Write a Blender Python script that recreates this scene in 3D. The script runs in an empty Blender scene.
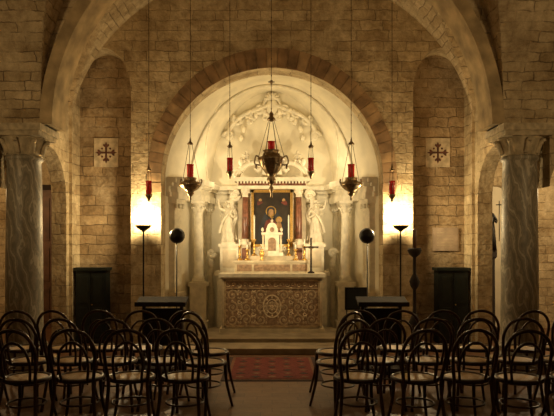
import bpy, bmesh, math, random
from math import sin, cos, pi, sqrt
from mathutils import Vector, Matrix
from mathutils.geometry import tessellate_polygon
random.seed(4)
scene = bpy.context.scene
COL = scene.collection

# ------------------------------------------------------------------ materials
def mat(name, col, rough=.6, metal=0., var=.2, scale=8., bump=0., emis=None, estr=0.):
    m = bpy.data.materials.new(name); m.use_nodes = True
    nt = m.node_tree; N = nt.nodes; L = nt.links
    b = N['Principled BSDF']
    b.inputs['Roughness'].default_value = rough
    b.inputs['Metallic'].default_value = metal
    tc = N.new('ShaderNodeTexCoord')
    no = N.new('ShaderNodeTexNoise'); no.inputs['Scale'].default_value = scale
    no.inputs['Detail'].default_value = 6
    L.new(tc.outputs['Object'], no.inputs['Vector'])
    r = N.new('ShaderNodeValToRGB')
    r.color_ramp.elements[0].position = .3; r.color_ramp.elements[1].position = .7
    r.color_ramp.elements[0].color = (*[c*(1-var) for c in col], 1)
    r.color_ramp.elements[1].color = (*[min(1, c*(1+var)) for c in col], 1)
    L.new(no.outputs['Fac'], r.inputs['Fac'])
    L.new(r.outputs['Color'], b.inputs['Base Color'])
    if bump:
        bp = N.new('ShaderNodeBump'); bp.inputs['Strength'].default_value = bump
        bp.inputs['Distance'].default_value = .02
        L.new(no.outputs['Fac'], bp.inputs['Height']); L.new(bp.outputs['Normal'], b.inputs['Normal'])
    if emis:
        b.inputs['Emission Color'].default_value = (*emis, 1)
        b.inputs['Emission Strength'].default_value = estr
    return m

def masonry(name, c1, c2, mortar, bw=.42, bh=.2, uv=False, rough=.9, bump=.5, distort=.045, plaster=None, msize=.012, patch=.45):
    m = bpy.data.materials.new(name); m.use_nodes = True
    nt = m.node_tree; N = nt.nodes; L = nt.links
    b = N['Principled BSDF']; b.inputs['Roughness'].default_value = rough
    geo = N.new('ShaderNodeNewGeometry')
    if uv:
        u = N.new('ShaderNodeUVMap'); u.uv_map = 'UVMap'
        vec = u.outputs['UV']
    else:
        sp = N.new('ShaderNodeSeparateXYZ'); L.new(geo.outputs['Position'], sp.inputs[0])
        sn = N.new('ShaderNodeSeparateXYZ'); L.new(geo.outputs['True Normal'], sn.inputs[0])
        def big(sock):
            a = N.new('ShaderNodeMath'); a.operation = 'ABSOLUTE'; L.new(sock, a.inputs[0])
            g = N.new('ShaderNodeMath'); g.operation = 'GREATER_THAN'; g.inputs[1].default_value = .7
            L.new(a.outputs[0], g.inputs[0]); return g.outputs[0]
        gx = big(sn.outputs[0]); gz = big(sn.outputs[2])
        mu = N.new('ShaderNodeMix'); L.new(gx, mu.inputs[0]); L.new(sp.outputs[0], mu.inputs[2]); L.new(sp.outputs[1], mu.inputs[3])
        mv = N.new('ShaderNodeMix'); L.new(gz, mv.inputs[0]); L.new(sp.outputs[2], mv.inputs[2]); L.new(sp.outputs[1], mv.inputs[3])
        cb = N.new('ShaderNodeCombineXYZ'); L.new(mu.outputs[0], cb.inputs[0]); L.new(mv.outputs[0], cb.inputs[1])
        vec = cb.outputs[0]
    nz = N.new('ShaderNodeTexNoise'); nz.inputs['Scale'].default_value = 5.; nz.inputs['Detail'].default_value = 5
    L.new(geo.outputs['Position'], nz.inputs['Vector'])
    sc = N.new('ShaderNodeVectorMath'); sc.operation = 'SCALE'; sc.inputs['Scale'].default_value = distort*2
    L.new(nz.outputs['Color'], sc.inputs[0])
    ad = N.new('ShaderNodeVectorMath'); ad.operation = 'ADD'; L.new(vec, ad.inputs[0]); L.new(sc.outputs[0], ad.inputs[1])
    br = N.new('ShaderNodeTexBrick'); L.new(ad.outputs[0], br.inputs['Vector'])
    br.squash = 1.45; br.squash_frequency = 3; br.offset_frequency = 2; br.offset = .37
    br.inputs['Scale'].default_value = 1.; br.inputs['Brick Width'].default_value = bw
    br.inputs['Row Height'].default_value = bh; br.inputs['Mortar Size'].default_value = msize
    br.inputs['Mortar Smooth'].default_value = .9; br.inputs['Bias'].default_value = -.2
    br.inputs['Color1'].default_value = (*c1, 1); br.inputs['Color2'].default_value = (*c2, 1)
    br.inputs['Mortar'].default_value = (*mortar, 1)
    col = br.outputs['Color']
    brfac = br.outputs['Fac']
    if plaster:
        n4 = N.new('ShaderNodeTexNoise'); n4.inputs['Scale'].default_value = 1.5; n4.inputs['Detail'].default_value = 9
        n4.inputs['Roughness'].default_value = .72
        L.new(geo.outputs['Position'], n4.inputs['Vector'])
        r4 = N.new('ShaderNodeMapRange'); r4.inputs[1].default_value = .48; r4.inputs[2].default_value = .56; r4.inputs[3].default_value = 0; r4.inputs[4].default_value = .85
        L.new(n4.outputs['Fac'], r4.inputs[0])
        mp = N.new('ShaderNodeMix'); mp.data_type = 'RGBA'; L.new(r4.outputs[0], mp.inputs[0]); L.new(col, mp.inputs[6]); mp.inputs[7].default_value = (*plaster, 1)
        col = mp.outputs[2]
        # mortar relief fades where plaster covers the stone
        inv = N.new('ShaderNodeMath'); inv.operation = 'SUBTRACT'; inv.inputs[0].default_value = 1; L.new(r4.outputs[0], inv.inputs[1])
        mm = N.new('ShaderNodeMath'); mm.operation = 'MULTIPLY'; L.new(inv.outputs[0], mm.inputs[0]); L.new(brfac, mm.inputs[1])
        brfac = mm.outputs[0]
    n2 = N.new('ShaderNodeTexNoise'); n2.inputs['Scale'].default_value = 3.2; n2.inputs['Detail'].default_value = 12
    n2.inputs['Roughness'].default_value = .8
    L.new(geo.outputs['Position'], n2.inputs['Vector'])
    rp = N.new('ShaderNodeValToRGB'); rp.color_ramp.elements[0].position = .35; rp.color_ramp.elements[1].position = .64
    rp.color_ramp.elements[0].color = (patch, patch*.88, patch*.72, 1); rp.color_ramp.elements[1].color = (1.15, 1.15, 1.15, 1)
    L.new(n2.outputs['Fac'], rp.inputs['Fac'])
    mx = N.new('ShaderNodeMix'); mx.data_type = 'RGBA'; mx.blend_type = 'MULTIPLY'; mx.inputs[0].default_value = 1
    L.new(col, mx.inputs[6]); L.new(rp.outputs['Color'], mx.inputs[7])
    L.new(mx.outputs[2], b.inputs['Base Color'])
    n3 = N.new('ShaderNodeTexNoise'); n3.inputs['Scale'].default_value = 13; n3.inputs['Detail'].default_value = 8
    L.new(geo.outputs['Position'], n3.inputs['Vector'])
    mh = N.new('ShaderNodeMath'); mh.operation = 'SUBTRACT'; L.new(n3.outputs['Fac'], mh.inputs[0]); L.new(brfac, mh.inputs[1])
    bp = N.new('ShaderNodeBump'); bp.inputs['Strength'].default_value = bump; bp.inputs['Distance'].default_value = .03
    L.new(mh.outputs[0], bp.inputs['Height']); L.new(bp.outputs['Normal'], b.inputs['Normal'])
    return m

M = {}
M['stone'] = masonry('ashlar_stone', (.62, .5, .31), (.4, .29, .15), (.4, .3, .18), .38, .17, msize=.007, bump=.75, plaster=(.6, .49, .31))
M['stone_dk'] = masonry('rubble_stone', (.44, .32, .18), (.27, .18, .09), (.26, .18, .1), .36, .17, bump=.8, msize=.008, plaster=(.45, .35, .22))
M['vault'] = masonry('vault_stone', (.6, .48, .3), (.4, .3, .16), (.34, .25, .15), .34, .14, uv=True, msize=.008, bump=.8, plaster=(.56, .45, .28))
M['floor'] = masonry('terracotta_floor', (.2, .1, .05), (.15, .075, .037), (.08, .045, .025), .3, .15, rough=.42, bump=.15, distort=0., msize=.006, patch=.7)
M['step'] = mat('step_stone', (.32, .25, .16), .55, var=.3, scale=5, bump=.2)
M['vous'] = mat('voussoir_stone', (.27, .165, .08), .85, var=.45, scale=5, bump=.5)
M['vous2'] = mat('voussoir_stone_light', (.37, .24, .12), .85, var=.45, scale=5, bump=.5)
M['rib'] = mat('rib_stone', (.44, .33, .18), .85, var=.4, scale=4, bump=.6)
M['cap'] = mat('capital_stone', (.44, .36, .23), .85, var=.35, scale=12, bump=.6)
M['plaster'] = mat('white_plaster', (.78, .71, .54), .8, var=.12, scale=3, bump=.3)
M['stucco'] = mat('stucco', (.76, .69, .53), .7, var=.16, scale=10, bump=.2)
M['marble'] = mat('cream_marble', (.58, .48, .32), .4, var=.25, scale=6)
M['redmarble'] = mat('red_marble', (.2, .08, .045), .3, var=.5, scale=14)
M['damask'] = mat('inlay_ground', (.3, .19, .11), .5, var=.35, scale=20)
M['damask2'] = mat('inlay_scroll', (.43, .31, .18), .5, var=.3, scale=20)
M['gold'] = mat('gold_leaf', (.7, .42, .12), .35, .9, var=.25, scale=30)
M['silver'] = mat('tarnished_silver', (.3, .22, .13), .3, .9, var=.3, scale=30)
M['bronze'] = mat('bronze_chain', (.12, .08, .04), .5, .6, var=.2)
M['red'] = mat('red_glass', (.45, .012, .01), .2, var=.1, emis=(.8, .02, .01), estr=.08)
M['black'] = mat('black_metal', (.012, .011, .01), .4, .3, var=.2)
M['chair'] = mat('dark_bentwood', (.05, .021, .01), .35, var=.4, scale=12)
M['cane'] = mat('cane_seat', (.5, .33, .15), .5, var=.25, scale=60, bump=.3)
M['wood'] = mat('walnut', (.13, .06, .028), .6, var=.4, scale=6)
M['dkwood'] = mat('ebonised_wood', (.02, .011, .006), .85, var=.4, scale=6)
M['green'] = mat('dark_green_paint', (.012, .017, .013), .6, var=.3)
M['white'] = mat('white_wax', (.85, .8, .65), .5, var=.05)
M['carpet'] = mat('red_carpet', (.16, .022, .015), .95, var=.35, scale=25, bump=.4)
M['carpet2'] = mat('carpet_pattern', (.05, .028, .025), .95, var=.3, scale=25)
M['carpet3'] = mat('carpet_gold', (.2, .09, .045), .95, var=.3, scale=25)
M['paintbg'] = mat('painting_ground', (.025, .016, .008), .4, var=.6, scale=5)
M['skin'] = mat('painted_skin', (.36, .2, .08), .5, var=.15)
M['robe'] = mat('painted_red_robe', (.13, .025, .012), .5, var=.4, scale=12)
M['mantle'] = mat('painted_mantle', (.018, .018, .022), .5, var=.4, scale=12)
M['cross'] = mat('cross_pigment', (.1, .035, .018), .8, var=.5, scale=20)
M['fresco'] = mat('fresco_plaster', (.5, .4, .26), .85, var=.35, scale=9, bump=.3)
M['tablet'] = mat('tablet_marble', (.36, .27, .19), .5, var=.2)
# veined marble for the columns
m = bpy.data.materials.new('veined_marble'); m.use_nodes = True; N = m.node_tree.nodes; L = m.node_tree.links
bs = N['Principled BSDF']; bs.inputs['Roughness'].default_value = .5
tc = N.new('ShaderNodeTexCoord'); mp = N.new('ShaderNodeMapping'); mp.inputs['Scale'].default_value = (3.5, 3.5, 1.3); mp.inputs['Rotation'].default_value = (.3, .5, 0)
L.new(tc.outputs['Object'], mp.inputs['Vector'])
wv = N.new('ShaderNodeTexWave'); wv.inputs['Scale'].default_value = .9; wv.inputs['Distortion'].default_value = 12; wv.inputs['Detail'].default_value = 6; wv.inputs['Detail Scale'].default_value = 1.8
L.new(mp.outputs[0], wv.inputs['Vector'])
rp = N.new('ShaderNodeValToRGB'); e = rp.color_ramp.elements
e[0].position = 0; e[0].color = (.5, .44, .33, 1); e[1].position = 1; e[1].color = (.2, .18, .13, 1)
k = e.new(.18); k.color = (.24, .22, .16, 1); k = e.new(.6); k.color = (.33, .28, .2, 1)
L.new(wv.outputs['Fac'], rp.inputs['Fac']); L.new(rp.outputs['Color'], bs.inputs['Base Color'])
M['column'] = m

# ------------------------------------------------------------------ mesh builder
class B:
    def __init__(s, name): s.name = name; s.v = []; s.f = []; s.fm = []; s.fs = []; s.mats = []; s.uv = {}
    def mi(s, m):
        m = M[m]
        if m not in s.mats: s.mats.append(m)
        return s.mats.index(m)
    def add(s, vs, fs, m, smooth=False):
        o = len(s.v); s.v += [tuple(v) for v in vs]; k = s.mi(m)
        for f in fs:
            s.f.append([i+o for i in f]); s.fm.append(k); s.fs.append(smooth)
    def box(s, x0, x1, y0, y1, z0, z1, m):
        vs = [(x, y, z) for x in (x0, x1) for y in (y0, y1) for z in (z0, z1)]
        s.add(vs, [(0, 1, 3, 2), (4, 6, 7, 5), (0, 4, 5, 1), (2, 3, 7, 6), (0, 2, 6, 4), (1, 5, 7, 3)], m)
    def lathe(s, prof, m, c=(0, 0, 0), n=20, smooth=True, fold=None, sx=1, sy=1):
        vs = []; fs = []
        for (r, z) in prof:
            for i in range(n):
                a = 2*pi*i/n; rr = r*(1+(fold(a, z) if fold else 0))
                vs.append((c[0]+rr*cos(a)*sx, c[1]+rr*sin(a)*sy, c[2]+z))
        for j in range(len(prof)-1):
            for i in range(n):
                k = (i+1) % n
                fs.append((j*n+i, j*n+k, (j+1)*n+k, (j+1)*n+i))
        fs.append(tuple(range(n))[::-1]); fs.append(tuple(range((len(prof)-1)*n, len(prof)*n)))
        s.add(vs, fs, m, smooth)
    def tube(s, pts, r, m, n=8, closed=False, flat=1.):
        pts = [Vector(p) for p in pts]; L = len(pts)
        rs = r if isinstance(r, (list, tuple)) else [r]*L
        if len(rs) != L:
            rs = [rs[0]+(rs[-1]-rs[0])*i/(L-1) for i in range(L)]
        vs = []; fs = []; up = None
        for i, p in enumerate(pts):
            a = pts[(i-1) % L] if (closed or i > 0) else p
            b = pts[(i+1) % L] if (closed or i < L-1) else p
            t = (b-a).normalized() if (b-a).length > 1e-9 else Vector((0, 0, 1))
            if up is None:
                up = t.cross(Vector((0, 1, 0)))
                if up.length < .1: up = t.cross(Vector((1, 0, 0)))
            up = (up - t*up.dot(t)).normalized(); w = t.cross(up)
            for k in range(n):
                q = 2*pi*k/n
                vs.append(p+up*cos(q)*rs[i]+w*sin(q)*rs[i]*flat)
        for i in range(L if closed else L-1):
            j = (i+1) % L
            for k in range(n):
                k2 = (k+1) % n
                fs.append((i*n+k, i*n+k2, j*n+k2, j*n+k))
        if not closed:
            fs.append(tuple(range(n))[::-1]); fs.append(tuple(range((L-1)*n, L*n)))
        s.add(vs, fs, m, True)
    def ball(s, c, r, m, n=12, k=8):
        if not isinstance(r, (tuple, list)): r = (r, r, r)
        vs = []; fs = []
        for j in range(k+1):
            t = pi*j/k
            for i in range(n):
                a = 2*pi*i/n
                vs.append((c[0]+r[0]*sin(t)*cos(a), c[1]+r[1]*sin(t)*sin(a), c[2]+r[2]*cos(t)))
        for j in range(k):
            for i in range(n):
                i2 = (i+1) % n
                fs.append((j*n+i, (j+1)*n+i, (j+1)*n+i2, j*n+i2))
        s.add(vs, fs, m, True)
    def prism(s, loops, y0, y1, m, axis='Y'):
        flat = [p for l in loops for p in l]
        tris = tessellate_polygon([[Vector((p[0], p[1], 0)) for p in l] for l in loops])
        n = len(flat)
        def P(p, t): return (p[0], t, p[1]) if axis == 'Y' else ((t, p[0], p[1]) if axis == 'X' else (p[0], p[1], t))
        vs = [P(p, y0) for p in flat]+[P(p, y1) for p in flat]
        fs = [tuple(t) for t in tris]+[tuple(i+n for i in t[::-1]) for t in tris]
        o = 0
        for l in loops:
            k = len(l)
            for i in range(k):
                j = (i+1) % k
                fs.append((o+i, o+j, n+o+j, n+o+i))
            o += k
        s.add(vs, fs, m)
    def finish(s, loc=(0, 0, 0), rz=0, bevel=0):
        me = bpy.data.meshes.new(s.name)
        me.from_pydata(s.v, [], s.f)
        for m in s.mats: me.materials.append(m)
        for p, k, sm in zip(me.polygons, s.fm, s.fs): p.material_index = k; p.use_smooth = sm
        bm = bmesh.new(); bm.from_mesh(me)
        bmesh.ops.recalc_face_normals(bm, faces=bm.faces); bm.to_mesh(me); bm.free()
        o = bpy.data.objects.new(s.name, me); COL.objects.link(o)
        o.location = loc; o.rotation_euler = (0, 0, rz)
        if bevel:
            b = o.modifiers.new('bevel', 'BEVEL'); b.width = bevel; b.segments = 2; b.limit_method = 'ANGLE'
        return o

def smooth_path(P, sub=6, closed=False):
    P = [Vector(p) for p in P]; n = len(P); out = []
    for i in range(n if closed else n-1):
        if closed: p0, p1, p2, p3 = P[(i-1) % n], P[i], P[(i+1) % n], P[(i+2) % n]
        else: p0, p1, p2, p3 = P[max(i-1, 0)], P[i], P[i+1], P[min(i+2, n-1)]
        for k in range(sub):
            t = k/sub
            out.append(.5*((2*p1)+(p2-p0)*t+(2*p0-5*p1+4*p2-p3)*t*t+(3*p1-p0-3*p2+p3)*t**3))
    if not closed: out.append(P[-1])
    return out

def arc(cx, cz, rx, rz, a0, a1, n=32):
    return [(cx+rx*cos(a0+(a1-a0)*i/n), cz+rz*sin(a0+(a1-a0)*i/n)) for i in range(n+1)]

def ring(cx, cy, cz, R, n=24, plane='XY', ry=None):
    ry = ry or R
    if plane == 'XY': return [(cx+R*cos(2*pi*i/n), cy+ry*sin(2*pi*i/n), cz) for i in range(n)]
    return [(cx+R*cos(2*pi*i/n), cy, cz+ry*sin(2*pi*i/n)) for i in range(n)]

def spiral(cx, y, cz, R, turns=1.6, d=1, a0=0, n=28):
    out = []
    for i in range(n+1):
        t = i/n; a = a0+d*2*pi*turns*t; r = R*(1-t*.85)
        out.append((cx+r*cos(a), y, cz+r*sin(a)))
    return out

# ------------------------------------------------------------------ room shell
b = B('floor'); b.box(-6.8, 6.8, -2, 12.6, -.2, 0, 'floor'); b.finish()

SP = 3.2
RISE = 3.1
def niche_edge():
    return arc(2.84, 4.2, .49, .74, 0, pi, 20)
out = [(-3.62, 0), (-3.33, 0)] + [(-x, z) for x, z in niche_edge()] + [(-2.35, 0), (-1.85, 0)]
out += arc(0, 2.75, 1.85, 1.85, pi, 0, 48) + [(1.85, 0), (2.35, 0)]
out += niche_edge()[::-1] + [(3.33, 0), (3.62, 0), (3.62, 7.2), (-3.62, 7.2)]
b = B('wall_back'); b.prism([out], 10.0, 10.4, 'stone')
b.finish()
b = B('wall_back_niche_lining')
for s in (-1, 1):
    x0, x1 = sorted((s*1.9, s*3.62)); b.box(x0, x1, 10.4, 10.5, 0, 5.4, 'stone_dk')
b.finish()

b = B('trim_sanctuary_arch'); nv = 39
for i in range(nv):
    a0 = -.12+(pi+.24)*i/nv+.002; a1 = -.12+(pi+.24)*(i+1)/nv-.002
    r1 = 2.08+.1*max(0, sin(a0))**2
    r0 = 1.85
    y = 9.985-random.random()*.008
    poly = [(r0*cos(a0), 2.75+r0*sin(a0)), (r1*cos(a0), 2.75+r1*sin(a0)), (r1*cos(a1), 2.75+r1*sin(a1)), (r0*cos(a1), 2.75+r0*sin(a1))]
    b.prism([poly], y, 10.0, 'vous' if random.random() < .6 else 'vous2')
b.finish()
out = [(-6.6, 0), (-5.9, 0)] + arc(-4.75, 2.4, 1.15, .72, pi, 0, 24) + [(-3.6, 3.2), (-2.92, SP)]
out += arc(0, SP, 2.92, 2.85, pi, 0, 48)[1:-1] + [(2.92, SP), (3.6, SP)]
out += arc(4.75, 2.4, 1.15, .72, pi, 0, 24) + [(5.9, 0), (6.6, 0), (6.6, 7.2), (-6.6, 7.2)]
b = B('wall_nave_arch'); b.prism([out], 7.78, 8.22, 'stone'); b.finish()
b = B('trim_nave_arch_rib')
poly = arc(0, SP, 2.84, 2.77, 0, pi, 60)+arc(0, SP, 3.0, 2.93, pi, 0, 60)
b.prism([poly], 7.74, 8.26, 'rib')
b.finish()

for s, nm in ((-1, 'wall_left_arcade'), (1, 'wall_right_arcade')):
    out = [(8.22, SP)] + arc(9.1, 2.4, .76, .75, pi, 0, 24) + [(9.86, 0), (10.0, 0), (10.0, 7.2), (8.22, 7.2)]
    b = B(nm); x0, x1 = sorted((s*3.38, s*3.62)); b.prism([out], x0, x1, 'stone', 'X'); b.finish()

def vault_mesh(name, XS, YS, zf):
    vs = []; uvs = []
    for X in XS:
        for Y in YS:
            z, uv = zf(X, Y); vs.append((X, Y, z)); uvs.append(uv)
    ny = len(YS)
    fs = [(i*ny+j, (i+1)*ny+j, (i+1)*ny+j+1, i*ny+j+1) for i in range(len(XS)-1) for j in range(ny-1)]
    me = bpy.data.meshes.new(name); me.from_pydata(vs, [], fs); me.materials.append(M['vault'])
    uvl = me.uv_layers.new(name='UVMap')
    for l in me.loops: uvl.data[l.index].uv = uvs[l.vertex_index]
    o = bpy.data.objects.new(name, me); COL.objects.link(o)
    sol = o.modifiers.new('thick', 'SOLIDIFY'); sol.thickness = .1; sol.offset = 1
def zf1(X, Y):
    th = math.asin(max(-1, min(1, X/3.42))); q = max(-1, min(1, (Y-9.11)/.91))
    z1 = SP+RISE*cos(th); z2 = SP+2.1*sqrt(1-q*q)
    return (z1, (Y, 3.4*th)) if z1 >= z2 else (z2, (X, 1.4*math.asin(q)+7))
vault_mesh('ceiling_crossing_vault', [3.42*sin(-pi/2+pi*i/140) for i in range(141)], [8.2+1.82*j/60 for j in range(61)], zf1)
def zf2(X, Y):
    q = max(0, min(1, (Y-3.95)/3.83)); z2 = SP+3.0*sqrt(1-q*q); v = 3.6*math.asin(q)
    if abs(X) < 3.0:
        th = math.asin(X/3.0); z1 = SP+3.6*cos(th)
        if z1 >= z2: return z1, (Y, 3.3*th)
    return z2, (X, v)
XS = [-6.6, -5.5, -4.5, -3.8, -3.3]+[3.0*sin(-pi/2+pi*i/160) for i in range(161)]+[3.3, 3.8, 4.5, 5.5, 6.6]
YS = [-2, 0, 2, 3]+[3.95+3.83*sin(pi/2*i/90) for i in range(91)]
vault_mesh('ceiling_nave_vault', XS, YS, zf2)

for s, nm in ((-1, 'left'), (1, 'right')):
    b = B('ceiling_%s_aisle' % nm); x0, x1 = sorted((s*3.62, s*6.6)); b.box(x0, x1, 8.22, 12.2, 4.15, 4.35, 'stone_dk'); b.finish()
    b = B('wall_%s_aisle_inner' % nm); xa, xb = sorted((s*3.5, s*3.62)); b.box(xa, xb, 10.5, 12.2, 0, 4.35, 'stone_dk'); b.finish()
    b = B('wall_%s_aisle_end' % nm)
    if s > 0:
        out = [(3.62, 0), (4.05, 0)]+arc(4.5, 2.35, .45, .5, pi, 0, 20)+[(4.95, 0), (6.6, 0), (6.6, 4.15), (3.62, 4.15)]
        b.prism([out], 12.0, 12.2, 'stone'); b.box(4.0, 5.0, 12.2, 12.25, 0, 3, 'plaster')
    else:
        b.box(x0, x1, 12.0, 12.2, 0, 4.15, 'stone')
    b.finish()
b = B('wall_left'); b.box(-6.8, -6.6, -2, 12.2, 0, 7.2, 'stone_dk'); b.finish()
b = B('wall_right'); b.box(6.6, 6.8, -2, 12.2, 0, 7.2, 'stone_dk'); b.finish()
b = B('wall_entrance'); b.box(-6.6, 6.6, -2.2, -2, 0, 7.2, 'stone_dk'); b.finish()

for i, s in enumerate((-1, 1)):
    b = B('stone_column')
    b.box(-.34, .34, -.34, .34, 0, .12, 'cap')
    b.lathe([(.31, .12), (.33, .16), (.31, .21), (.27, .23), (.27, .26), (.3, .29), (.29, .33), (.245, .36), (.24, .4), (.235, 1.4), (.222, 2.5), (.215, 2.74), (.24, 2.76), (.245, 2.79), (.22, 2.82)], 'column', n=32)
    b.lathe([(.22, 2.82), (.225, 2.85), (.24, 2.92), (.27, 3.0), (.29, 3.07)], 'cap', n=32)
    for k in range(8):
        a = k*pi/4
        b.tube(smooth_path([(.225*cos(a), .225*sin(a), 2.84), (.25*cos(a), .25*sin(a), 2.92), (.3*cos(a), .3*sin(a), 3.0), (.33*cos(a), .33*sin(a), 2.98)], 4), [.045, .025], 'cap', n=6)
    b.box(-.31, .31, -.31, .31, 3.05, 3.11, 'cap'); b.box(-.34, .34, -.34, .34, 3.11, 3.2, 'cap')
    b.finish((s*3.3, 8.0, 0))

# apse of the sanctuary
b = B('wall_sanctuary_apse')
A0, A1, YA, YB = 1.85, 1.22, 10.4, 12.0
prof = []
n = 40
for j in range(9):
    t = j/8; w = A0+(A1-A0)*t; h = 1.85+.12*t; Y = YA+(YB-YA)*t
    row = [(-w, Y, 0)] + [(-w*cos(pi*i/n), Y, 2.75+h*sin(pi*i/n)) for i in range(n+1)] + [(w, Y, 0)]
    prof.append(row)
vs = [p for r in prof for p in r]; L_ = n+3
b.add(vs, [(j*L_+i, j*L_+i+1, (j+1)*L_+i+1, (j+1)*L_+i) for j in range(8) for i in range(L_-1)], 'plaster', False)
b.add(prof[-1], [tuple(range(L_))], 'plaster')
b.finish()
def apx(Y): return A0+(A1-A0)*(Y-YA)/(YB-YA)

b = B('trim_apse_ribs')
for s in (-1, 1):
    pts = []
    for i in range(25):
        t = i/24; Y = 11.95-1.4*t; ph = t*pi/2*.92
        w = apx(Y); pts.append((s*w*cos(ph)*.995, Y, 2.75+(1.85+.1)*sin(ph)*.985))
    b.tube(pts, .022, 'stucco', n=6)
pts = [(-apx(11.2)*cos(pi*i/40)*.99, 11.2, 2.75+1.9*sin(pi*i/40)*.99) for i in range(41)]
b.tube(pts, .03, 'stucco', n=6)
b.finish()

b = B('trim_apse_cornice')
def along(s, Y, off): return (s*(apx(Y)-off), Y)
for s in (-1, 1):
    for (off, z0, z1) in ((.07, 2.5, 2.58), (.05, 2.58, 2.68), (.11, 2.68, 2.74), (.17, 2.74, 2.82)):
        poly = [(s*(apx(10.42)+.02), 10.42), along(s, 10.42, off), along(s, 12.0, off), (s*(apx(12)+.02), 12.0)]
        b.prism([poly], z0, z1, 'stucco', 'Z')
    for Yc, hw, ex in ((10.62, .13, .14), (11.15, .14, .27), (11.7, .1, .12)):
        for (off, z0, z1) in ((.05, 2.46, 2.58), (.03, 2.58, 2.68), (.08, 2.68, 2.74), (.13, 2.74, 2.84)):
            poly = [along(s, Yc-hw-off*.3, 0), along(s, Yc-hw-off*.3, ex+off), along(s, Yc+hw+off*.3, ex+off), along(s, Yc+hw+off*.3, 0)]
            b.prism([poly], z0, z1, 'stucco', 'Z')
for (off, z0, z1) in ((.06, 2.5, 2.58), (.04, 2.58, 2.68), (.1, 2.68, 2.74), (.15, 2.74, 2.82)):
    b.box(-1.2, 1.2, 12-off, 12.0, z0, z1, 'stucco')
b.finish()
for s in (-1, 1):
    for Yc, hw, ex in ((10.62, .11, .1), (11.7, .09, .08)):
        b = B('pilaster')
        for (o2, z0, z1) in ((.03, 0, .75), (.06, .75, .82), (0, .82, 2.26), (.02, 2.26, 2.3), (.05, 2.38, 2.46)):
            poly = [along(s, Yc-hw-o2*.5, 0), along(s, Yc-hw-o2*.5, ex+o2), along(s, Yc+hw+o2*.5, ex+o2), along(s, Yc+hw+o2*.5, 0)]
            b.prism([poly], z0, z1, 'stucco', 'Z')
        poly = [along(s, Yc-hw, 0), along(s, Yc-hw, ex+.01), along(s, Yc+hw, ex+.01), along(s, Yc+hw, 0)]
        b.prism([poly], 2.3, 2.38, 'stucco', 'Z')
        for dy in (-hw, 0, hw):
            p = along(s, Yc+dy, ex+.03); b.ball((p[0], p[1], 2.34), (.035, .035, .045), 'stucco', 8, 6)
        b.finish()
    b = B('sanctuary_column')
    cx, cy = s*(apx(11.15)-.19), 11.15
    b.box(cx-.15, cx+.15, cy-.13, cy+.13, .15, .9, 'stucco'); b.box(cx-.18, cx+.18, cy-.16, cy+.16, .9, .97, 'stucco')
    b.box(cx-.18, cx+.18, cy-.16, cy+.16, 0, .25, 'stucco')
    b.lathe([(.12, .97), (.125, 1.0), (.1, 1.03), (.11, 1.06), (.09, 1.09), (.088, 1.6), (.075, 2.2), (.09, 2.22), (.078, 2.25), (.09, 2.33), (.12, 2.42)], 'stucco', (cx, cy, 0), 20)
    for k in range(8):
        a = k*pi/4
        b.tube([(cx+.07*cos(a), cy+.07*sin(a), 2.26), (cx+.1*cos(a), cy+.1*sin(a), 2.34), (cx+.13*cos(a), cy+.13*sin(a), 2.36), (cx+.125*cos(a), cy+.125*sin(a), 2.33)], .018, 'stucco', 6)
    b.box(cx-.12, cx+.12, cy-.12, cy+.12, 2.42, 2.46, 'stucco')
    b.finish()

b = B('stucco_cartouche')
yc = 11.93
b.tube(smooth_path([(-.86, yc, 3.78), (-.82, yc, 4.0), (-.6, yc, 4.22), (-.3, yc, 4.34), (0, yc, 4.44), (.3, yc, 4.34), (.6, yc, 4.22), (.82, yc, 4.0), (.86, yc, 3.78)], 6), .045, 'stucco', 8)
for s in (-1, 1):
    for (x, z, R, d, a0) in ((.86, 3.82, .1, 1, 0), (.68, 4.14, .1, -1, 1), (.48, 4.26, .08, 1, 2), (.26, 4.37, .11, -1, 0), (.13, 4.2, .07, 1, 1), (.42, 4.12, .07, -1, 3)):
        b.tube(spiral(s*x, yc, z, R, 1.4, d*s, a0 if s > 0 else pi-a0), [.045, .02], 'stucco', 6)
    for k in range(5):
        a = pi/2+s*(.25+k*.3)
        b.ball((.62*cos(a), yc, 3.72+.6*sin(a)), (.05, .06, .08), 'stucco', 8, 6)
b.ball((0, yc, 4.4), (.13, .05, .16), 'stucco'); b.tube(ring(0, yc, 4.4, .17, 20, 'XZ', .19), .025, 'stucco', 6, True)
for k in range(7):
    a = pi*k/6; b.tube([(0, yc-.02, 4.56), (.15*cos(a), yc-.02, 4.56+.14*sin(a))], [.02, .03], 'stucco', 6)
b.finish()

b = B('sanctuary_step')
b.prism([[(-1.75, 9.0), (1.75, 9.0), (1.75, 10.4), (1.2, 11.0), (-1.2, 11.0), (-1.75, 10.4)]], 0, .09, 'step', 'Z')
b.prism([[(-1.3, 9.6), (1.3, 9.6), (1.3, 10.4), (1.1, 11.0), (-1.1, 11.0), (-1.3, 10.4)]], .09, .15, 'step', 'Z')
b.finish(bevel=.008)

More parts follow.
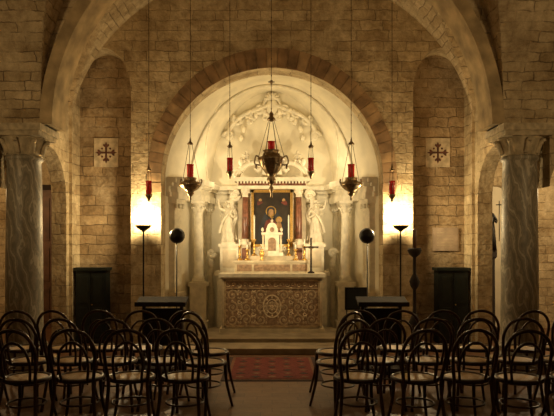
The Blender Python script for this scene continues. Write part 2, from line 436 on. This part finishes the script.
# ------------------------------------------------------------------ altar
b = B('altar')
b.box(-.86, .86, 10.3, 11.0, .15, 1.1, 'marble')
b.box(-.9, .9, 10.26, 11.0, .15, .22, 'marble')
b.box(-.91, .91, 10.22, 11.0, 1.1, 1.16, 'stucco')
b.box(-.88, .88, 10.26, 11.0, 1.07, 1.1, 'marble')
b.box(-.8, .8, 10.285, 10.3, .26, 1.05, 'damask')
yf = 10.284
for (x0, x1, z0, z1) in ((-.82, .82, .24, .27), (-.82, .82, 1.03, 1.06), (-.82, -.79, .24, 1.06), (.79, .82, .24, 1.06), (-.79, .79, .9, .915)):
    b.box(x0, x1, yf-.01, 10.3, z0, z1, 'damask2')
for s in (-1, 1):
    for ix, x in enumerate((.2, .44, .68)):
        for iz, z in enumerate((.37, .58, .79)):
            d = 1 if (ix+iz) % 2 else -1
            b.tube(spiral(s*x, yf, z, .095, 1.5, d*s, pi/2*iz if s > 0 else pi-pi/2*iz), [.014, .008], 'damask2', 6, flat=.3)
            b.ball((s*x, yf, z), (.02, .006, .02), 'damask2', 8, 6)
            for k in range(6):
                a = k*pi/3+pi/6
                b.ball((s*(x+.115*cos(a)), yf, z+.1*sin(a)), (.018, .005, .024), 'damask2', 8, 5)
            if ix < 2:
                b.tube(spiral(s*(x+.12), yf, z+.1, .04, 1.1, -d*s, 0), [.01, .006], 'damask2', 6, flat=.4)
    for k in range(8):
        b.tube(spiral(s*(.06+k*.1), yf, .97, .04, 1., s*(1 if k % 2 else -1), 0), .009, 'damask2', 5, flat=.5)
b.tube(ring(0, yf, .6, .15, 28, 'XZ', .19), .012, 'damask2', 6, True, flat=.5)
b.tube(ring(0, yf, .6, .09, 28, 'XZ', .12), .01, 'damask2', 6, True, flat=.5)
for k in range(8):
    a = k*pi/4; b.ball((.05*cos(a), yf, .6+.065*sin(a)), (.025, .007, .025), 'damask2', 8, 5)
    b.ball((.12*cos(a), yf, .6+.155*sin(a)), (.018, .007, .018), 'damask2', 8, 5)
b.ball((0, yf, .6), (.03, .01, .03), 'damask2', 8, 6)
b.box(-.66, .66, 10.62, 11.0, 1.16, 1.34, 'marble'); b.box(-.69, .69, 10.59, 11.0, 1.34, 1.38, 'marble')
for (x0, x1) in ((-.62, -.36), (-.32, .32), (.36, .62)):
    b.box(x0, x1, 10.612, 10.62, 1.19, 1.31, 'damask')
    b.tube([(x0+.05, 10.61, 1.25), ((x0+x1)/2, 10.61, 1.28), (x1-.05, 10.61, 1.25), ((x0+x1)/2, 10.61, 1.22)], .008, 'damask2', 6, True)
b.box(-.46, .46, 10.72, 11.0, 1.38, 1.46, 'marble')
b.finish(bevel=.004)

b = B('tabernacle')
b.box(-.2, .2, 10.74, 10.98, 1.46, 1.52, 'stucco'); b.box(-.13, .13, 10.78, 10.98, 1.52, 1.84, 'stucco')
b.prism([[(-.07, 1.55)]+[(.07, 1.55)]+arc(0, 1.72, .07, .07, 0, pi, 10)], 10.765, 10.78, 'damask')
b.prism([arc(0, 1.93, .04, .045, 0, 6.1, 12)], 10.78, 10.79, 'damask')
for s in (-1, 1):
    b.lathe([(.022, 1.52), (.018, 1.55), (.016, 1.78), (.025, 1.84)], 'marble', (s*.16, 10.77, 0), 10)
    b.ball((s*.17, 10.8, 1.93), (.025, .025, .04), 'stucco', 8, 6)
    b.tube(spiral(s*.21, 10.85, 1.6, .06, 1.2, s, pi/2), .014, 'stucco', 6)
b.box(-.19, .19, 10.74, 10.98, 1.84, 1.88, 'stucco')
b.prism([[(-.11, 1.88), (.11, 1.88), (.1, 1.96)]+arc(0, 1.96, .09, .1, 0, pi, 12)+[(-.1, 1.96)]], 10.79, 10.95, 'stucco')
b.ball((0, 10.86, 2.09), .025, 'stucco'); b.box(-.008, .008, 10.853, 10.867, 2.1, 2.2, 'gold'); b.box(-.03, .03, 10.853, 10.867, 2.15, 2.165, 'gold')
b.finish()

# ------------------------------------------------------------------ altarpiece
b = B('altarpiece_frame')
b.box(-1.02, 1.02, 11.1, 11.5, .0, 1.1, 'stucco'); b.box(-1.06, 1.06, 11.06, 11.5, 1.1, 1.17, 'stucco')
for s in (-1, 1):
    xs = sorted((s*.62, s*.96)); b.box(xs[0], xs[1], 11.08, 11.5, 1.17, 1.62, 'stucco'); b.box(xs[0]-.03, xs[1]+.03, 11.05, 11.5, 1.62, 1.68, 'stucco')
    b.box(xs[0]+.05, xs[1]-.05, 11.065, 11.08, 1.24, 1.56, 'marble')
    xs = sorted((s*.4, s*.6)); b.box(xs[0], xs[1], 11.12, 11.5, 1.17, 1.66, 'marble'); b.box(xs[0]-.01, xs[1]+.01, 11.1, 11.5, 1.66, 1.71, 'stucco')
    b.box(min(s*.44, s*.56), max(s*.44, s*.56), 11.11, 11.12, 1.25, 1.6, 'redmarble')
    b.box(min(s*.42, s*.64), max(s*.42, s*.64), 11.32, 11.5, 1.7, 2.72, 'marble')
    b.lathe([(.085, 1.71), (.085, 1.74), (.065, 1.77)], 'stucco', (s*.5, 11.22, 0), 16)
    b.lathe([(.062, 1.77), (.06, 2.1), (.052, 2.55)], 'redmarble', (s*.5, 11.22, 0), 16)
    b.lathe([(.055, 2.55), (.062, 2.57), (.055, 2.6), (.085, 2.7)], 'stucco', (s*.5, 11.22, 0), 16)
    for k in range(6):
        a = k*pi/3; b.ball((s*.5+.065*cos(a), 11.22+.065*sin(a), 2.65), (.02, .02, .03), 'stucco', 8, 5)
    b.tube(smooth_path([(s*.62, 11.3, 2.66), (s*.72, 11.3, 2.6), (s*.76, 11.3, 2.4), (s*.68, 11.3, 2.2), (s*.74, 11.3, 2.0), (s*.68, 11.3, 1.75)], 5), [.06, .035], 'stucco', 8)
    b.tube(spiral(s*.7, 11.26, 2.58, .09, 1.4, s, 0), [.035, .02], 'stucco', 6)
    b.tube(spiral(s*.78, 11.26, 1.78, .08, 1.4, -s, 0), [.03, .02], 'stucco', 6)
    b.tube(smooth_path([(s*.66, 11.3, 2.92), (s*.62, 11.3, 3.04), (s*.45, 11.3, 3.18), (s*.28, 11.3, 3.2), (s*.2, 11.3, 3.12), (s*.26, 11.3, 3.06), (s*.31, 11.3, 3.11)], 5), [.06, .04], 'stucco', 8)
    b.tube(spiral(s*.66, 11.28, 3.0, .08, 1.3, -s, 0), [.035, .02], 'stucco', 6)
    b.ball((s*.58, 11.28, 3.22), (.05, .05, .08), 'stucco')
b.box(-.66, .66, 11.14, 11.5, 2.7, 2.76, 'stucco'); b.box(-.63, .63, 11.17, 11.5, 2.76, 2.84, 'redmarble'); b.box(-.7, .7, 11.1, 11.5, 2.84, 2.91, 'stucco')
for k in range(22): b.box(-.65+k*.06, -.62+k*.06, 11.12, 11.16, 2.8, 2.84, 'stucco')
b.prism([[(-.2, 2.91), (.2, 2.91), (.17, 3.1)]+arc(0, 3.2, .16, .14, 0, pi, 14)+[(-.17, 3.1)]], 11.22, 11.45, 'stucco')
b.ball((0, 11.2, 3.14), (.08, .04, .11), 'gold')
b.tube(ring(0, 11.2, 3.14, .11, 20, 'XZ', .14), .02, 'stucco', 6, True)
b.ball((0, 11.26, 3.4), (.04, .04, .06), 'stucco')
b.box(-.42, .42, 11.3, 11.5, 1.17, 2.7, 'stucco')
for (x0, x1, z0, z1) in ((-.39, -.34, 1.66, 2.69), (.34, .39, 1.66, 2.69), (-.39, .39, 2.64, 2.69), (-.39, .39, 1.62, 1.67)):
    b.box(x0, x1, 11.24, 11.31, z0, z1, 'gold')
b.finish(bevel=.005)

b = B('madonna_painting'); yp = 11.285
b.box(-.34, .34, yp, 11.298, 1.67, 2.64, 'paintbg')
def patch(pts, k, m):
    pts = [(p[0], p[2]) for p in smooth_path([(x, 0, z) for x, z in pts], 5, True)]
    b.prism([pts], yp-.0025*k, yp, m)
patch([(-.22, 1.7), (-.25, 1.95), (-.18, 2.15), (-.1, 2.3), (.0, 2.4), (.1, 2.3), (.18, 2.15), (.25, 1.95), (.23, 1.7)], 1, 'mantle')
patch([(-.14, 1.75), (-.15, 1.95), (-.1, 2.12), (.05, 2.12), (.1, 1.95), (.08, 1.75)], 2, 'robe')
def disc(x, z, rx, rz, k, m): b.prism([arc(x, z, rx, rz, 0, 2*pi*.97, 20)], yp-.0025*k, yp, m)
disc(-.02, 2.29, .1, .1, 3, 'gold'); disc(-.02, 2.27, .05, .068, 4, 'skin')
patch([(-.08, 2.2), (-.09, 2.33), (-.02, 2.37), (.05, 2.33), (.04, 2.2), (.03, 2.3), (-.02, 2.33), (-.065, 2.3)], 5, 'mantle')
disc(.13, 2.13, .06, .06, 5, 'gold'); disc(.13, 2.12, .034, .04, 6, 'skin')
patch([(.08, 1.88), (.07, 2.0), (.1, 2.08), (.16, 2.08), (.19, 1.98), (.18, 1.88)], 5, 'skin')
patch([(.05, 1.84), (.08, 1.92), (.18, 1.92), (.21, 1.83), (.12, 1.8)], 6, 'robe')
patch([(-.1, 1.98), (-.02, 2.02), (.05, 1.98), (-.02, 1.94)], 6, 'skin')
for s in (-1, 1):
    disc(s*.22, 2.5, .03, .03, 2, 'skin'); patch([(s*.17, 2.46), (s*.27, 2.48), (s*.27, 2.4)], 2, 'robe')
b.finish()

# stucco angels
def skin_figure(name, joints, edges, radii, m, extra=None, loc=(0, 0, 0), sc=1., flip=1):
    me = bpy.data.meshes.new(name); me.from_pydata([(x*flip, y, z) for x, y, z in joints], edges, [])
    o = bpy.data.objects.new(name, me); COL.objects.link(o)
    sk = o.modifiers.new('skin', 'SKIN'); sk.use_smooth_shade = True
    for i, r in enumerate(radii): me.skin_vertices[0].data[i].radius = (r, r)
    me.skin_vertices[0].data[0].use_root = True
    ss = o.modifiers.new('sub', 'SUBSURF'); ss.levels = 2; ss.render_levels = 2
    dg = bpy.context.evaluated_depsgraph_get(); dg.update()
    em = bpy.data.meshes.new_from_object(o.evaluated_get(dg))
    bb = B(name)
    bb.add([v.co for v in em.vertices], [list(p.vertices) for p in em.polygons], m, True)
    if extra: extra(bb, flip)
    bpy.data.objects.remove(o)
    ob = bb.finish(loc); ob.scale = (sc,)*3
    return ob
J = [(0, 0, .52), (0, .0, .62), (0, .01, .74), (0, 0, .82), (0, 0, .855), (0, -.01, .91), (0, -.01, .955),
     (.1, 0, .79), (.17, -.02, .66), (.12, -.12, .62), (.07, -.17, .66),
     (-.1, 0, .79), (-.2, -.03, .82), (-.23, -.06, .95), (-.22, -.07, 1.03),
     (.055, 0, .47), (.07, -.05, .27), (.065, .0, .06), (.07, -.07, .03),
     (-.055, 0, .47), (-.06, 0, .27), (-.06, .02, .06), (-.06, -.05, .03)]
E = [(0, 1), (1, 2), (2, 3), (3, 4), (4, 5), (5, 6), (3, 7), (7, 8), (8, 9), (9, 10), (3, 11), (11, 12), (12, 13), (13, 14),
     (0, 15), (15, 16), (16, 17), (17, 18), (0, 19), (19, 20), (20, 21), (21, 22)]
R = [.085, .075, .09, .06, .032, .058, .045, .042, .033, .026, .022, .042, .033, .026, .022, .07, .048, .032, .022, .07, .048, .032, .022]
def angel_extra(bb, f):
    m = 'stucco'
    bb.lathe([(.17, .0), (.155, .15), (.13, .3), (.11, .45), (.085, .6), (.1, .7), (.08, .79)], m, (0, 0, .03), 40,
             fold=lambda a, z: .16*sin(7*a+z*6)*(1-z/.85)+.04*sin(15*a))
    bb.tube(smooth_path([(.1*f, -.06, .8), (0, -.12, .68), (-.11*f, -.1, .55), (-.17*f, -.03, .4), (-.2*f, 0, .25)], 5), [.025, .04], m, 8)
    for s in (-1, 1):
        for k in range(6):
            a = 1.25-k*.32
            L = .26-.02*k
            p0 = (s*.05, .07, .74); p1 = (s*(.05+L*.5*cos(a)), .12, .74+L*.7*sin(a)); p2 = (s*(.05+L*.8*cos(a-.35)), .13, .74+L*sin(a-.35)-.04)
            bb.tube(smooth_path([p0, p1, p2], 5), [.03, .014], m, 6, flat=.4)
    for k in range(12):
        a = pi*k/11
        bb.ball((.055*cos(a), .01+.03*sin(a), .955+.02*sin(a*3)), .026, m, 8, 6)
    bb.ball((0, .0, .985), (.055, .055, .035), m)
    bb.ball((0, -.07, .925), (.009, .014, .018), m, 8, 6); bb.ball((0, -.066, .895), (.016, .008, .005), m, 8, 6)
    for s in (-1, 1):
        bb.ball((s*.02, -.063, .94), (.009, .006, .006), m, 8, 6); bb.ball((s*.056, -.005, .92), (.008, .014, .02), m, 8, 6)
        hx = (.07*f, -.17, .66) if s > 0 else (-.22*f, -.07, 1.03)
        for q in range(5):
            bb.tube([hx, (hx[0]+(q-2)*.009, hx[1]-.012, hx[2]+.03), (hx[0]+(q-2)*.011, hx[1]-.025, hx[2]+.045-abs(q-2)*.006)], [.008, .005], m, 6)
    bb.box(-.17, .17, -.14, .14, -.0, .03, m)
for s in (-1, 1):
    skin_figure('angel_statue', J, E, R, 'stucco', angel_extra, (s*.82, 11.26, 1.68), .8, flip=-s)
for s in (-1, 1):
    Jp = [(0, 0, .1), (0, .0, .2), (0, 0, .32), (0, 0, .4), (0, 0, .45), (0, 0, .5), (.08, 0, .38), (.16, -.03, .34), (.22, -.05, .42),
          (-.08, 0, .38), (-.14, -.05, .28), (-.1, -.12, .2), (.06, -.04, .08), (.1, -.2, .1), (.1, -.2, -.06), (-.06, -.04, .08), (-.12, -.18, .12), (-.14, -.2, -.05)]
    Ep = [(0, 1), (1, 2), (2, 3), (3, 4), (4, 5), (2, 6), (6, 7), (7, 8), (2, 9), (9, 10), (10, 11), (0, 12), (12, 13), (13, 14), (0, 15), (15, 16), (16, 17)]
    Rp = [.09, .09, .075, .04, .06, .05, .045, .035, .025, .045, .035, .025, .06, .05, .03, .06, .05, .03]
    skin_figure('putto_statue', Jp, Ep, Rp, 'stucco', lambda bb, f: [bb.ball((0, .01, .53), (.06, .06, .04), 'stucco'), bb.ball((0, -.06, .49), (.01, .015, .012), 'stucco', 8, 6)], (s*.48, 11.3, 3.21), .4, flip=s)
for s in (-1, 1):
    b = B('volute_console')
    b.tube(smooth_path([(0, 0, 1.55), (s*.05, 0, 1.45), (s*.02, 0, 1.2), (s*.06, 0, 1.02), (s*.03, 0, .7), (s*.06, 0, .0)], 6), [.05, .07], 'stucco', 10)
    b.tube(spiral(s*.02, -.05, 1.5, .08, 1.4, s, 0), [.04, .02], 'stucco', 8)
    b.ball((s*.02, -.03, 1.3), (.06, .06, .1), 'stucco')
    b.finish((s*1.13, 11.42, 0))

# ------------------------------------------------------------------ altar furniture
def candlestick(x, y, z, h, ch, m='gold'):
    b = B('altar_candlestick')
    b.lathe([(.05, 0), (.052, .015), (.03, .03), (.014, .05), (.02, h*.35), (.028, h*.42), (.012, h*.5), (.012, h*.8), (.03, h*.92), (.034, h)], m, n=14)
    b.lathe([(.013, h), (.012, h+ch), (.003, h+ch+.02)], 'white', n=10)
    b.finish((x, y, z))
for x in (-.32, .3): candlestick(x, 10.82, 1.46, .3, .42)
for x in (-.58, .58): candlestick(x, 10.8, 1.38, .26, .1)
for x in (-.44, .42): candlestick(x, 10.66, 1.38, .2, .07)
b = B('altar_crucifix')
b.lathe([(.06, 0), (.06, .02), (.02, .04), (.015, .12)], 'dkwood', n=12)
b.box(-.016, .016, -.01, .01, .1, .62, 'dkwood'); b.box(-.13, .13, -.01, .01, .44, .47, 'dkwood')
b.tube([(0, -.018, .28), (0, -.02, .36), (0, -.018, .45)], [.01, .02], 'bronze', 6); b.ball((0, -.02, .48), .018, 'bronze', 8, 6)
for s in (-1, 1): b.tube([(0, -.018, .43), (s*.1, -.015, .46)], .008, 'bronze', 6)
b.finish((.68, 10.45, 1.16))
b = B('altar_vase')
b.lathe([(.03, 0), (.035, .01), (.015, .04), (.045, .1), (.04, .15), (.02, .18), (.03, .2)], 'gold', n=14); b.finish((-.18, 10.66, 1.38))

# ------------------------------------------------------------------ hanging lamps
def vz(x): return SP+RISE*sqrt(1-(x/3.42)**2)
def sanctuary_lamp(x, y, ztop, kind):
    b = B('hanging_sanctuary_lamp')
    cz = vz(x)-ztop
    if kind == 'small':
        b.lathe([(.004, -.11), (.015, -.1), (.02, -.07), (.045, -.03), (.06, 0), (.055, .01), (.05, 0)], 'silver', n=16)
        b.lathe([(.036, .0), (.045, .05), (.045, .17), (.05, .22)], 'red', n=16)
        R = .055; hh = .38
    else:
        b.lathe([(.004, -.26), (.02, -.24), (.012, -.2), (.04, -.17), (.06, -.14), (.05, -.12), (.11, -.08), (.16, -.03), (.175, .0), (.16, .015), (.15, .03), (.1, .04), (.09, .08), (.1, .1)], 'silver', n=24,
                fold=lambda a, z: .05*sin(8*a))
        b.lathe([(.04, .08), (.05, .12), (.052, .27), (.058, .31)], 'red', n=16)
        R = .165; hh = .62
        for q in range(3):
            a = 2*pi*q/3+.5
            b.tube([(R*cos(a), R*sin(a), 0), (1.18*R*cos(a), 1.18*R*sin(a), .05), (1.1*R*cos(a), 1.1*R*sin(a), .09)], .014, 'silver', 6)
    b.lathe([(.05 if kind != 'small' else .03, hh), (.045, hh+.02), (.015, hh+.05), (.012, hh+.09)], 'silver', n=14)
    for q in range(3):
        a = 2*pi*q/3+.5
        b.tube([(R*cos(a), R*sin(a), 0), (.03*cos(a), .03*sin(a), hh)], .004, 'bronze', 5)
    b.tube([(0, 0, hh+.08), (0, 0, cz)], .005, 'bronze', 5)
    n = int((cz-hh)/.12)
    for i in range(n): b.ball((0, 0, hh+.1+i*.12), (.008, .008, .014), 'bronze', 6, 4)
    return b.finish((x, y, ztop))
Yl = 9.4
sanctuary_lamp(-1.93, Yl, 2.43, 'small'); sanctuary_lamp(1.88, Yl, 2.43, 'small')
sanctuary_lamp(-.66, Yl, 2.79, 'small'); sanctuary_lamp(.61, Yl, 2.79, 'small')
sanctuary_lamp(-1.28, Yl, 2.6, 'large'); sanctuary_lamp(1.24, Yl, 2.6, 'large')
b = B('hanging_sanctuary_lamp')
b.lathe([(.004, -.62), (.02, -.6), (.012, -.54), (.03, -.5), (.035, -.46), (.015, -.42), (.05, -.38), (.07, -.33), (.05, -.28), (.1, -.22), (.17, -.12), (.2, -.02), (.21, 0), (.19, .02), (.13, .04), (.11, .1), (.13, .13)], 'silver', n=28, fold=lambda a, z: .06*sin(8*a))
b.lathe([(.045, .1), (.055, .15), (.055, .24), (.06, .27)], 'red', n=16)
for q in range(6):
    a = q*pi/3
    b.tube(smooth_path([(.17*cos(a), .17*sin(a), -.1), (.26*cos(a), .26*sin(a), -.08), (.24*cos(a), .24*sin(a), .04), (.19*cos(a), .19*sin(a), .02)], 5), .012, 'silver', 6)
    b.tube([(.2*cos(a), .2*sin(a), .03), (.04*cos(a), .04*sin(a), .6)], .004, 'bronze', 5)
    b.ball((.24*cos(a), .24*sin(a), -.13), (.018, .018, .035), 'silver', 8, 6)
b.lathe([(.02, .58), (.07, .6), (.06, .63), (.03, .66), (.035, .7), (.01, .74)], 'silver', n=16)
b.tube([(0, 0, .7), (0, 0, vz(0)-3.02)], .005, 'bronze', 5)
for i in range(19): b.ball((0, 0, .78+i*.13), (.01, .01, .018), 'bronze', 6, 4)
b.tube([(-.05, 0, 1.2), (.05, 0, 1.2)], .008, 'bronze', 5); b.ball((0, 0, 1.2), .03, 'silver', 8, 6)
b.finish((-.01, Yl, 3.0))

# ------------------------------------------------------------------ floor lamps
def lamp(name, kind, energy, loc, target=None, color=(1, .72, .36), size=.05, angle=1.6, blend=.6):
    l = bpy.data.lights.new(name, kind); l.energy = energy; l.color = color
    if kind in ('POINT', 'SPOT'): l.shadow_soft_size = size
    if kind == 'SPOT': l.spot_size = angle; l.spot_blend = blend
    if kind == 'AREA': l.size = size
    o = bpy.data.objects.new(name, l); COL.objects.link(o); o.location = loc
    if target: o.rotation_euler = (Vector(target)-Vector(loc)).to_track_quat('-Z', 'Y').to_euler()
    return o
for s in (-1, 1):
    b = B('uplight_floor_lamp')
    b.lathe([(.15, 0), (.15, .02), (.03, .04), (.013, .06), (.013, 1.86), (.03, 1.88), (.1, 1.92), (.14, 1.97), (.13, 1.97), (.02, 1.9)], 'black', n=24)
    b.finish((s*2.09, 9.76, 0))
    lamp('uplight_bulb', 'POINT', 88, (s*2.09, 9.78, 2.1), size=.07, color=(1, .76, .4))
    b = B('spotlight_stand')
    b.lathe([(.14, 0), (.14, .015), (.02, .03), (.009, .05), (.009, 1.7)], 'black', n=20)
    n = 28; prof = [(.0, -.06), (.04, -.055), (.09, -.02), (.115, .03), (.11, .03), (.06, -.01)]
    vs = [(r*cos(2*pi*i/n), y, 1.78+r*sin(2*pi*i/n)) for r, y in prof for i in range(n)]
    fs = [(j*n+i, j*n+(i+1) % n, (j+1)*n+(i+1) % n, (j+1)*n+i) for j in range(len(prof)-1) for i in range(n)]
    b.add(vs, fs, 'black', True)
    b.finish((s*1.4, 8.82, 0))
    lamp('spotlight_bulb', 'SPOT', 175, (s*1.4, 8.88, 1.79), (-s*.15, 11.6, 2.6), size=.04, angle=1.3, blend=.7, color=(1, .79, .46))
    lamp('apse_fill_light', 'POINT', 9, (s*.95, 11.3, 3.1), size=.08, color=(1, .8, .48))  # added fill without a fixture, brightens the apse vault from within

b = B('processional_candle_stand')
b.lathe([(.17, 0), (.17, .04), (.1, .08), (.04, .14), (.03, .3), (.06, .36), (.09, .44), (.06, .52), (.03, .58), (.025, .95), (.06, 1.0), (.08, 1.08), (.05, 1.15), (.025, 1.2), (.025, 1.45), (.08, 1.5), (.11, 1.56), (.1, 1.6), (.03, 1.58)], 'dkwood', n=24)
b.lathe([(.03, 1.58), (.03, 1.88), (.004, 1.9)], 'wood', n=14)
b.finish((2.22, 9.35, 0))

for s in (-1, 1):
    b = B('consecration_cross_plaque')
    b.box(-.21, .21, -.012, 0, -.25, .25, 'fresco')
    for k in range(4):
        a = k*pi/2
        def rot(x, z): return (x*cos(a)-z*sin(a), x*sin(a)+z*cos(a))
        b.prism([[rot(-.014, .0), rot(.014, 0), rot(.018, .09), rot(.055, .12), rot(.05, .15), rot(.02, .14), rot(0, .19), rot(-.02, .14), rot(-.05, .15), rot(-.055, .12), rot(-.018, .09)]], -.018, -.012, 'cross')
        q = rot(.07, .07); b.prism([arc(q[0], q[1], .018, .018, 0, 6.1, 10)], -.018, -.012, 'cross')
    b.finish((s*2.87, 10.398, 3.25))
    b = B('wooden_cabinet')
    b.box(-.26, .26, -.15, .15, .0, .06, 'dkwood'); b.box(-.25, .25, -.14, .15, .06, 1.22, 'green'); b.box(-.28, .28, -.17, .16, 1.22, 1.27, 'green')
    for x0, x1 in ((-.23, -.01), (.01, .23)):
        b.box(x0, x1, -.155, -.14, .12, 1.18, 'green'); b.box(x0+.04, x1-.04, -.165, -.155, .2, .6, 'green'); b.box(x0+.04, x1-.04, -.165, -.155, .68, 1.12, 'green')
    b.ball((.03, -.17, .65), .012, 'gold', 8, 6)
    b.finish((s*3.04, 10.2, 0), bevel=.004)
b = B('marble_tablet'); b.box(-.22, .22, -.03, 0, -.2, .2, 'tablet'); b.box(-.2, .2, -.034, -.03, -.18, .18, 'tablet')
for k in range(5): b.box(-.15, .15, -.036, -.034, .11-k*.055, .118-k*.055, 'cap')
b.finish((3.0, 10.398, 1.75))

b = B('framed_notice')
b.box(-.17, .17, -.01, .02, .55, .9, 'black'); b.box(-.14, .14, -.015, -.01, .58, .87, 'green')
for x in (-.14, .14): b.tube([(x, 0, .56), (x*1.2, -.05, 0.01)], .01, 'black', 6)
b.tube([(0, .02, .8), (0, .22, 0.01)], .01, 'black', 6)
b.finish((1.3, 9.3, .09))

b = B('door_1')
b.box(-.05, .62, -.06, 0, 0, 2.75, 'wood')
for z0, z1 in ((.15, .8), (.95, 1.6), (1.75, 2.6)):
    for x0, x1 in ((.02, .26), (.32, .56)): b.box(x0, x1, -.08, -.06, z0, z1, 'wood')
b.box(-.1, -.05, -.1, 0, 0, 2.82, 'dkwood'); b.box(.62, .67, -.1, 0, 0, 2.82, 'dkwood'); b.box(-.12, .69, -.12, 0, 2.75, 2.85, 'dkwood')
b.ball((.3, -.1, 1.1), .03, 'gold'); b.finish((-4.98, 11.99, 0))
def saint_extra(bb, f):
    bb.lathe([(.17, 0), (.16, .2), (.13, .45), (.11, .62), (.11, .74), (.06, .82)], 'black', (0, 0, 0), 36, fold=lambda a, z: .1*sin(6*a+z*4))
    bb.ball((0, .01, .96), (.06, .06, .05), 'black')
    bb.tube([(.2, -.1, .2), (.2, -.1, 1.1)], .01, 'black', 6); bb.box(.13, .27, -.11, -.09, 1.0, 1.02, 'black')
    bb.lathe([(.2, -1.95), (.2, -1.8), (.15, -1.75), (.14, -.2), (.19, -.15), (.19, 0)], 'dkwood', (0, 0, 0), 4, smooth=False)
skin_figure('saint_statue', J, E, R, 'black', saint_extra, (3.88, 10.75, 1.56), .8)

b = B('red_carpet')
b.box(-.62, .62, 7.2, 8.8, .0, .008, 'carpet2'); b.box(-.56, .56, 7.26, 8.74, .008, .011, 'carpet3'); b.box(-.52, .52, 7.3, 8.7, .011, .014, 'carpet')
for i in range(5):
    for j in range(7):
        x = -.4+i*.2; y = 7.4+j*.2; r = .06
        b.prism([[(x-r, y), (x, y-r), (x+r, y), (x, y+r)]], .014, .016, 'carpet2' if (i+j) % 2 else 'carpet3', 'Z')
b.finish()

# ------------------------------------------------------------------ chairs
def chair_mesh():
    b = B('bentwood_chair')
    b.tube(ring(0, 0, .455, .195, 28), .02, 'chair', 8, True)
    b.lathe([(.18, .452), (.182, .462), (.1, .467), (.01, .466)], 'cane', n=28)
    P = [(-.2, -.25, 0), (-.175, -.2, .25), (-.165, -.185, .45), (-.185, -.215, .62), (-.185, -.25, .76), (-.12, -.275, .87), (0, -.285, .91)]
    P2 = P+[(-x, y, z) for x, y, z in P[::-1][1:]]
    b.tube(smooth_path(P2, 5), .0155, 'chair', 8)
    Q = [(-.11, -.17, .455), (-.125, -.2, .6), (-.105, -.235, .72), (-.05, -.25, .785), (0, -.255, .8)]
    Q2 = Q+[(-x, y, z) for x, y, z in Q[::-1][1:]]
    b.tube(smooth_path(Q2, 5), .012, 'chair', 8)
    for s in (-1, 1):
        b.tube(smooth_path([(s*.145, .14, .45), (s*.15, .16, .25), (s*.19, .205, 0)], 5), [.019, .012], 'chair', 8)
        b.tube(smooth_path([(s*.165, -.19, .5), (s*.15, -.14, .47), (s*.12, -.1, .45)], 4), .01, 'chair', 6)
    b.tube(ring(0, -.01, .24, .165, 24), .009, 'chair', 6, True)
    return b
first = chair_mesh().finish((0, 0, 0))
pos = []
for s in (-1, 1):
    for x in (.78, 1.24, 1.7, 2.17, 2.66): pos.append((s*x, 5.3, 0))
    for x in (1.1, 1.56, 2.02, 2.48, 2.94, 3.4): pos.append((s*x, 6.1, 0))
    for x in (.98, 1.44, 1.9, 2.36, 2.82, 3.28): pos.append((s*x, 6.85, 0))
    pos.append((s*.68, 6.62, s*.6)); pos.append((s*.66, 5.98, s*.45))
for i, (x, y, r) in enumerate(pos):
    if i == 0: o = first
    else:
        o = bpy.data.objects.new('bentwood_chair', first.data); COL.objects.link(o)
    o.location = (x+random.uniform(-.02, .02), y+random.uniform(-.03, .03), 0); o.rotation_euler = (0, 0, r+random.uniform(-.14, .14))

for s in (-1, 1):
    b = B('prie_dieu_kneeler')
    b.box(-.3, .3, -.2, .28, .0, .04, 'dkwood')
    b.box(-.28, .28, -.2, .05, .14, .2, 'dkwood')
    for x in (-.27, .23):
        b.box(x, x+.04, .2, .28, .04, .84, 'dkwood'); b.box(x, x+.04, -.2, -.14, .04, .14, 'dkwood')
    b.box(-.25, .25, .22, .25, .3, .8, 'dkwood')
    b.prism([[(.02, .84), (.32, .92), (.32, .95), (.02, .87)]], -.33, .33, 'dkwood', 'X')
    b.box(-.33, .33, .01, .03, .84, .9, 'dkwood')
    b.finish((s*1.45, 7.75, 0), bevel=.004)

# ------------------------------------------------------------------ light
for s in (-1, 1):
    lamp('nave_fill_spot', 'SPOT', 150, (s*4.2, 3.5, 2.6), (s*2.9, 8.0, 4.0), size=.2, angle=1.5, blend=.9, color=(1, .68, .32))  # added fill spots, no wall fixture; brighten the nave arch wall and vault
    lamp('crossing_fill_light', 'POINT', 15, (s*2.95, 8.75, 3.35), size=.15, color=(1, .69, .34))  # added fill near capital height, no lamp there; lifts crossing vault and back wall
lamp('nave_fill_light', 'POINT', 30, (0, 4.0, 5.2), size=.4, color=(1, .67, .33))  # added dim fill for chairs and floor, no pendant modelled
lamp('aisle_light', 'POINT', 95, (5.1, 10.2, 2.6), size=.1, color=(1, .74, .4))
lamp('aisle_light', 'POINT', 50, (-5.1, 10.2, 2.6), size=.1, color=(1, .66, .3))
w = bpy.data.worlds.new('world'); scene.world = w; w.use_nodes = True
w.node_tree.nodes['Background'].inputs[0].default_value = (.02, .012, .006, 1)

cam = bpy.data.cameras.new('camera'); co = bpy.data.objects.new('camera', cam); COL.objects.link(co)
co.location = (0, 0, 1.6); co.rotation_euler = (pi/2, 0, 0)
cam.sensor_width = 36; cam.lens = 39; cam.shift_y = 40/554; cam.shift_x = 5/554
scene.camera = co
scene.view_settings.view_transform = 'Standard'
